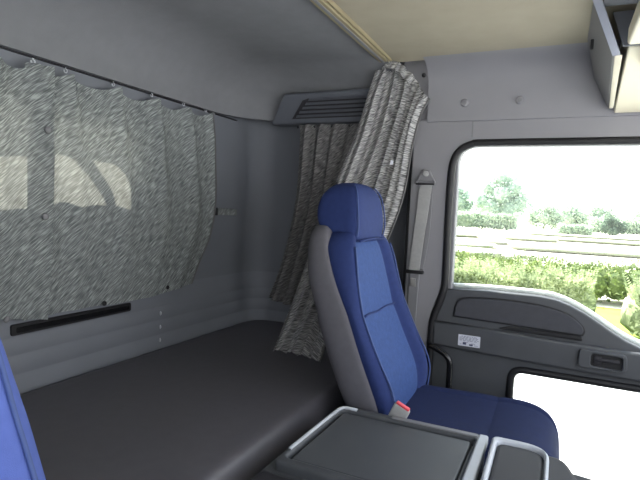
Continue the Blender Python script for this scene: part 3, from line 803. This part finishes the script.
# ------------------------------------------------------------------ overhead shelf
oh = empty('overhead_shelf', (1.60, 1.7, 1.78)); tag(oh, 'cream overhead shelf above the windscreen with a grey end flap', 'shelf')
def OL(p): return (p[0]-1.60, p[1]-1.7, p[2]-1.78)
def slab(name, pts, off, m, par, bevel=.004):
    bm = bmesh.new(); a = [bm.verts.new(OL(p)) for p in pts]; b = [bm.verts.new(OL(tuple(Vector(p)+Vector(off)))) for p in pts]
    bm.faces.new(a); bm.faces.new(list(reversed(b)))
    for k in range(len(pts)): bm.faces.new((a[k], b[k], b[(k+1) % len(pts)], a[(k+1) % len(pts)]))
    return wn(from_bm(name, bm, m, par, True, bevel=bevel))
fp_ = slab('end_flap', [(1.494, 1.61, 1.899), (1.566, 1.80, 1.790), (1.580, 2.075, 1.686), (1.530, 2.10, 1.80), (1.494, 1.95, 1.899)], (.020, -.012, .0), M['flap'], oh, .005)
slab('flap_rim', [(1.490, 1.603, 1.899), (1.563, 1.795, 1.791), (1.584, 1.785, 1.791), (1.512, 1.592, 1.899)], (.0, -.006, -.004), M['flaprim'], fp_, .002)
slab('flap_edge', [(1.568, 1.795, 1.788), (1.582, 2.07, 1.684), (1.592, 2.066, 1.684), (1.586, 1.79, 1.788)], (.004, -.008, .0), M['creamp'], fp_, .002)
bm = bmesh.new(); add_box(bm, *[c for pr in zip(OL((1.503, 1.845, 1.832)), OL((1.512, 1.857, 1.862)))for c in pr]); from_bm('latch', bm, M['black'], fp_, bevel=.002)
slab('end_block', [(1.600, 2.10, 1.672), (1.60, 1.75, 1.80), (1.60, 1.75, 1.899), (1.60, 2.10, 1.899)], (.40, 0, 0), M['creamp'], oh, .006)
slab('recess_end', [(1.585, 1.742, 1.798), (1.655, 1.742, 1.80), (1.655, 1.742, 1.899), (1.552, 1.742, 1.899)], (0, -.012, 0), M['vent'], oh, .002)
slab('front_rail', [(1.585, .2, 1.765), (1.64, .2, 1.765), (1.64, .2, 1.83), (1.585, .2, 1.815)], (0, 1.42, 0), M['creamp'], oh, .008)
slab('shelf_floor', [(1.64, .2, 1.77), (2.0, .2, 1.73), (2.0, .2, 1.745), (1.64, .2, 1.785)], (0, 1.9, 0), M['creamp'], oh, .003)
slab('recess_lining', [(1.52, .2, 1.886), (1.64, .2, 1.886), (1.64, .2, 1.897), (1.52, .2, 1.897)], (0, 1.45, 0), M['vent'], oh, .002)

# ================================================================== outside
G = -1.25
gd = box('ground', -80, 120, -60, 12.2, G-.1, G, M['concrete'], bevel=0); tag(gd, 'pale concrete yard beside the truck', 'ground', kind='structure')
fg = box('field_ground', -160, 260, 12.2, 420, G-.12, G-.01, M['field'], bevel=0); tag(fg, 'pale dry field beyond the hedge', 'ground', kind='structure')
gs = box('grass_strip', -60, 90, 10.6, 17.3, G-.05, G, M['grass'], bevel=.01); tag(gs, 'strip of bright grass in front of the hedge', 'grass', kind='stuff')
kb = box('kerb', -60, 90, 10.35, 10.58, G-.05, G+.07, M['kerb'], bevel=.02); tag(kb, 'grey kerb along the grass strip', 'kerb')

def blob(x, y, z, rx, ry, rz, rn, sub=2, amp=.15):
    bm = bmesh.new(); bmesh.ops.create_icosphere(bm, subdivisions=sub, radius=1)
    for v in bm.verts:
        k = 1+rn.uniform(-amp, amp); v.co = Vector((x+v.co.x*rx*k, y+v.co.y*ry*k, z+v.co.z*rz*k))
    vs = [tuple(v.co) for v in bm.verts]; bm.verts.ensure_lookup_table()
    fs = [tuple(v.index for v in f.verts) for f in bm.faces]; bm.free(); return vs, fs

def leaf(p, d, s, w, rn):
    """one pointed leaf quad at p growing along d"""
    d = Vector(d).normalized(); r = Vector((rn.uniform(-1, 1), rn.uniform(-1, 1), rn.uniform(-1, 1)))
    b = d.cross(r)
    if b.length < 1e-3: b = Vector((1, 0, 0))
    b.normalize(); p = Vector(p)
    return [tuple(p), tuple(p+d*s*.5+b*w), tuple(p+d*s), tuple(p+d*s*.5-b*w)]

def hedge(name, x0, x1, y0, y1, h, nl, m, ls, shoots=0, seed=1, parent=None):
    """clipped hedge: uneven core, leaves all over it, upright shoots on top"""
    rn = random.Random(seed); qs = []; ev = []; ef = []
    nx = max(2, int((x1-x0)/.6))
    for i in range(nx):
        vs, fs = blob(x0+(i+.5)*(x1-x0)/nx, (y0+y1)/2, G+h*.50, (x1-x0)/nx*.75, (y1-y0)*.42, h*.45, rn, 2, .08)
        k = len(ev); ev += vs; ef += [tuple(a+k for a in f) for f in fs]
    for _ in range(nl):
        x = rn.uniform(x0, x1); t = rn.random()
        if t < .55: y = y0+rn.uniform(-.05, .25)*(y1-y0); z = G+h*rn.uniform(.05, .98)
        else: y = rn.uniform(y0, y1); z = G+h*(.90+rn.uniform(-.06, .08)+.05*math.sin(x*2.1+seed)+.04*math.sin(x*5.3))
        qs.append(leaf((x, y, z), (rn.uniform(-.7, .7), rn.uniform(-.9, .2), rn.uniform(-.1, 1)), ls*rn.uniform(.6, 1.3), ls*.22, rn))
    for _ in range(shoots):
        x = rn.uniform(x0, x1); y = rn.uniform(y0, y0+.8*(y1-y0)); L = rn.uniform(.2, .5)
        z = G+h*rn.uniform(.6, .95); dx, dy = rn.uniform(-.45, .45), rn.uniform(-.5, .1)
        for k in range(9):
            t = k/8*L
            for s in (-1, 1):
                qs.append(leaf((x+dx*t, y+dy*t, z+t), (dx+s*.9, dy+rn.uniform(-.4, .4), .7), .10*(1.15-k/16), .018, rn))
    return quads_mesh(name, qs, m, parent, (ev, ef))

h1 = hedge('hedge', -3.0, 2.22, 12.6, 14.0, 1.20, 6500, M['leaf_near'], .13, 420, 4); tag(h1, 'bright feathery hedge just outside the door window, left of the dark gap', 'hedge')
h1b = hedge('hedge', 2.95, 6.0, 12.3, 13.6, 1.15, 2600, M['leaf_near'], .13, 200, 5); tag(h1b, 'bright feathery bush at the right edge of the door window, beyond the dark gap', 'hedge')
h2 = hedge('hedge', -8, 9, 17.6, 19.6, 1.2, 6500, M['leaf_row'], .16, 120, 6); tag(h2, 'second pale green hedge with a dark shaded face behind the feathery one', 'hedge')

# clipped low rows running across the field
def row_strip(x0, x1, y, w, h, seed, skew=0):
    rn = random.Random(seed); n = max(6, int((x1-x0)/1.2)); rings = []
    for i in range(n+1):
        x = x0+(x1-x0)*i/n; yy = y+skew*(x-x0); k = 1+rn.uniform(-.06, .06)
        e = .55 if i in (0, n) else 1
        rings.append([(x, yy-w/2*e, G-.02), (x, yy-w/2*e*1.04, G+h*.45*k), (x, yy-w*.46*e, G+h*.85*k), (x, yy-w*.30*e, G+h*k), (x, yy+w*.30*e, G+h*k), (x, yy+w*.46*e, G+h*.85*k), (x, yy+w/2*e*1.04, G+h*.45*k), (x, yy+w/2*e, G-.02)])
    o = loft('crop_row', rings, [M['rowtop'], M['rowshade']], None, sub=1)
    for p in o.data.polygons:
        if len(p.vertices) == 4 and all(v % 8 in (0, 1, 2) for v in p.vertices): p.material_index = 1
    return o
rowspec = [(-14, -1.4, 35, 5, .42, 0, 'nearest pale clipped row in the field at the left of the window'),
           (-16, -2.9, 44, 5, .40, 0, 'second pale clipped row at the left of the field'),
           (-2.3, 16, 46, 5, .42, .02, 'pale clipped row in the middle of the field running to the right'),
           (-18, -2.6, 52.5, 5, .36, .0, 'third pale clipped row at the left of the field'),
           (-4.6, 1.6, 66, 5, .42, -.12, 'short pale clipped row slanting in the middle of the field'),
           (-22, -7.2, 65, 5, .42, .0, 'farthest pale clipped row at the left of the field'),
           (0, 34, 72, 6, .45, -.12, 'long pale clipped row at the right slanting towards the camera'),
           (-3, 40, 92, 6, .40, -.10, 'farthest pale clipped row at the right of the field')]
for k, (x0, x1, y, w, h, sk, lab) in enumerate(rowspec):
    tag(row_strip(x0, x1, y, w, h, 20+k, sk), lab, 'crop row', 'clipped rows across the field')

# background hedges, bushes and trees
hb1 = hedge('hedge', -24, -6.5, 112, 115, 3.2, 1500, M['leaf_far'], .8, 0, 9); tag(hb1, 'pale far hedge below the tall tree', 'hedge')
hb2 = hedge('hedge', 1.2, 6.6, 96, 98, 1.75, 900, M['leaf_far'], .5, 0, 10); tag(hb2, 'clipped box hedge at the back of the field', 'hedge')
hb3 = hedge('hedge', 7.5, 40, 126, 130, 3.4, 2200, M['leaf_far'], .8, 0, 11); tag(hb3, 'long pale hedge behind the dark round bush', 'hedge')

def crown(name, parent, lumps, nl, ls, m, seed):
    rn = random.Random(seed); qs = []; ev = []; ef = []
    for x, y, z, r in lumps:
        vs, fs = blob(x, y, z, r*.72, r*.72, r*.66, rn, 2, .18); k = len(ev); ev += vs; ef += [tuple(a+k for a in f) for f in fs]
        for _ in range(nl):
            d = Vector((rn.gauss(0, 1), rn.gauss(0, 1), rn.gauss(0, 1))).normalized(); q = r*rn.uniform(.62, 1.12)
            qs.append(leaf((x+d.x*q, y+d.y*q, z+d.z*q*.92), d+Vector((rn.uniform(-.8, .8), rn.uniform(-.8, .8), rn.uniform(-.8, .8))), ls*rn.uniform(.6, 1.3), ls*.3, rn))
    return quads_mesh(name, qs, m, parent, (ev, ef))
def tree(x, y, h, lumps, nl, ls, m, label, seed, group=None, name='tree', cat='tree'):
    t = empty(name, (x, y, G)); tag(t, label, cat, group)
    tube('trunk', catmull([(0, 0, -.1), (.05*h*.1, 0, h*.25), (-.04*h*.1, .1, h*.5), (0, 0, h*.72)], 4), [max(.02, h*.022*(1-.06*k)) for k in range(13)], M['bark'], t, 8)
    for k in range(4):
        a = k*PI/2+seed; tube('branch', [(0, 0, h*(.3+.08*k)), (math.cos(a)*h*.1, math.sin(a)*h*.1, h*(.45+.08*k)), (math.cos(a)*h*.17, math.sin(a)*h*.17, h*(.55+.08*k))], [h*.010, h*.007, h*.003], M['bark'], t, 6)
    crown('foliage', t, [(a*h, b*h, c*h, r*h) for a, b, c, r in lumps], nl, ls, m, seed); return t
big = [(0, 0, .82, .16), (-.16, .02, .68, .18), (.17, 0, .66, .18), (.02, -.08, .56, .22), (-.28, 0, .46, .19), (.30, .02, .44, .18), (-.1, -.05, .36, .2), (.16, -.06, .34, .2)]
rnd_ = [(0, 0, .68, .28), (-.26, 0, .50, .26), (.26, 0, .50, .26), (0, -.1, .40, .32), (-.36, 0, .30, .22), (.36, 0, .30, .22)]
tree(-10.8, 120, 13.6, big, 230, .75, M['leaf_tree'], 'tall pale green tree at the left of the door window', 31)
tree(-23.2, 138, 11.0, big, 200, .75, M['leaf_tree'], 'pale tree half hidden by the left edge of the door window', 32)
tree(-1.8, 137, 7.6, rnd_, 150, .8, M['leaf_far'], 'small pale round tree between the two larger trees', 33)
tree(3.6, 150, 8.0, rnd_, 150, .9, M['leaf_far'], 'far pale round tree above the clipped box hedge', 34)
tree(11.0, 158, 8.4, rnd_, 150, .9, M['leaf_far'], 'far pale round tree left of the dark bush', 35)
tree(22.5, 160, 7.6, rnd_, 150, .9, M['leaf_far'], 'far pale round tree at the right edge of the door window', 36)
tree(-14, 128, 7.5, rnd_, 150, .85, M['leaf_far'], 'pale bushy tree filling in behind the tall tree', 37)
dk = [(0, 0, .62, .34), (-.3, 0, .42, .3), (.32, 0, .45, .3), (0, -.15, .3, .34), (-.15, -.1, .75, .2)]
tree(10.3, 104, 3.9, dk, 220, .32, M['leaf_dark'], 'dark round bush standing alone at the back of the field', 38, name='bush', cat='bush')

# ------------------------------------------------------------------ light
w = bpy.data.worlds.new('world'); sc.world = w; w.use_nodes = True
nt = w.node_tree; N = nt.nodes; L = nt.links
bg = N['Background']; tc = N.new('ShaderNodeTexCoord'); sx = N.new('ShaderNodeSeparateXYZ'); cr = N.new('ShaderNodeValToRGB')
L.new(tc.outputs['Generated'], sx.inputs[0]); L.new(sx.outputs['Z'], cr.inputs['Fac']); L.new(cr.outputs['Color'], bg.inputs['Color'])
e = cr.color_ramp.elements; e[0].position = 0; e[0].color = (.97, .98, 1, 1); e[1].position = .8; e[1].color = (.68, .81, 1, 1)
k = e.new(.25); k.color = (.93, .965, 1, 1)
bg.inputs['Strength'].default_value = 2.6
sd = bpy.data.lights.new('sun', 'SUN'); sd.energy = 20; sd.angle = math.radians(2.0); sd.color = (1, .97, .92)
so = bpy.data.objects.new('sun', sd); COL.objects.link(so)
so.rotation_euler = Vector((.66, -.30, -.70)).to_track_quat('-Z', 'Y').to_euler()

# ------------------------------------------------------------------ camera
F = 505.0; yaw, pitch, roll = math.radians(25.2), math.radians(-3.4), math.radians(2.6)
f = Vector((-math.sin(yaw)*math.cos(pitch), math.cos(yaw)*math.cos(pitch), math.sin(pitch)))
r = Vector((math.cos(yaw), math.sin(yaw), 0)); u = r.cross(f)
r2 = r*math.cos(roll)+u*math.sin(roll); u2 = -r*math.sin(roll)+u*math.cos(roll)
cd = bpy.data.cameras.new('camera'); cd.sensor_width = 36; cd.lens = F/640*36; cd.clip_start = .02; cd.clip_end = 1000
co = bpy.data.objects.new('camera', cd); COL.objects.link(co)
mw = Matrix((r2, u2, -f)).transposed().to_4x4(); mw.translation = (1.45, 0, 1.28); co.matrix_world = mw
sc.camera = co
vs = sc.view_settings; vs.view_transform = 'Standard'; vs.look = 'None'; vs.gamma = 1; vs.use_curve_mapping = False; vs.exposure = .4
sc.cycles.diffuse_bounces = 8; sc.cycles.max_bounces = 14; sc.cycles.transparent_max_bounces = 16
sc.cycles.use_denoising = True
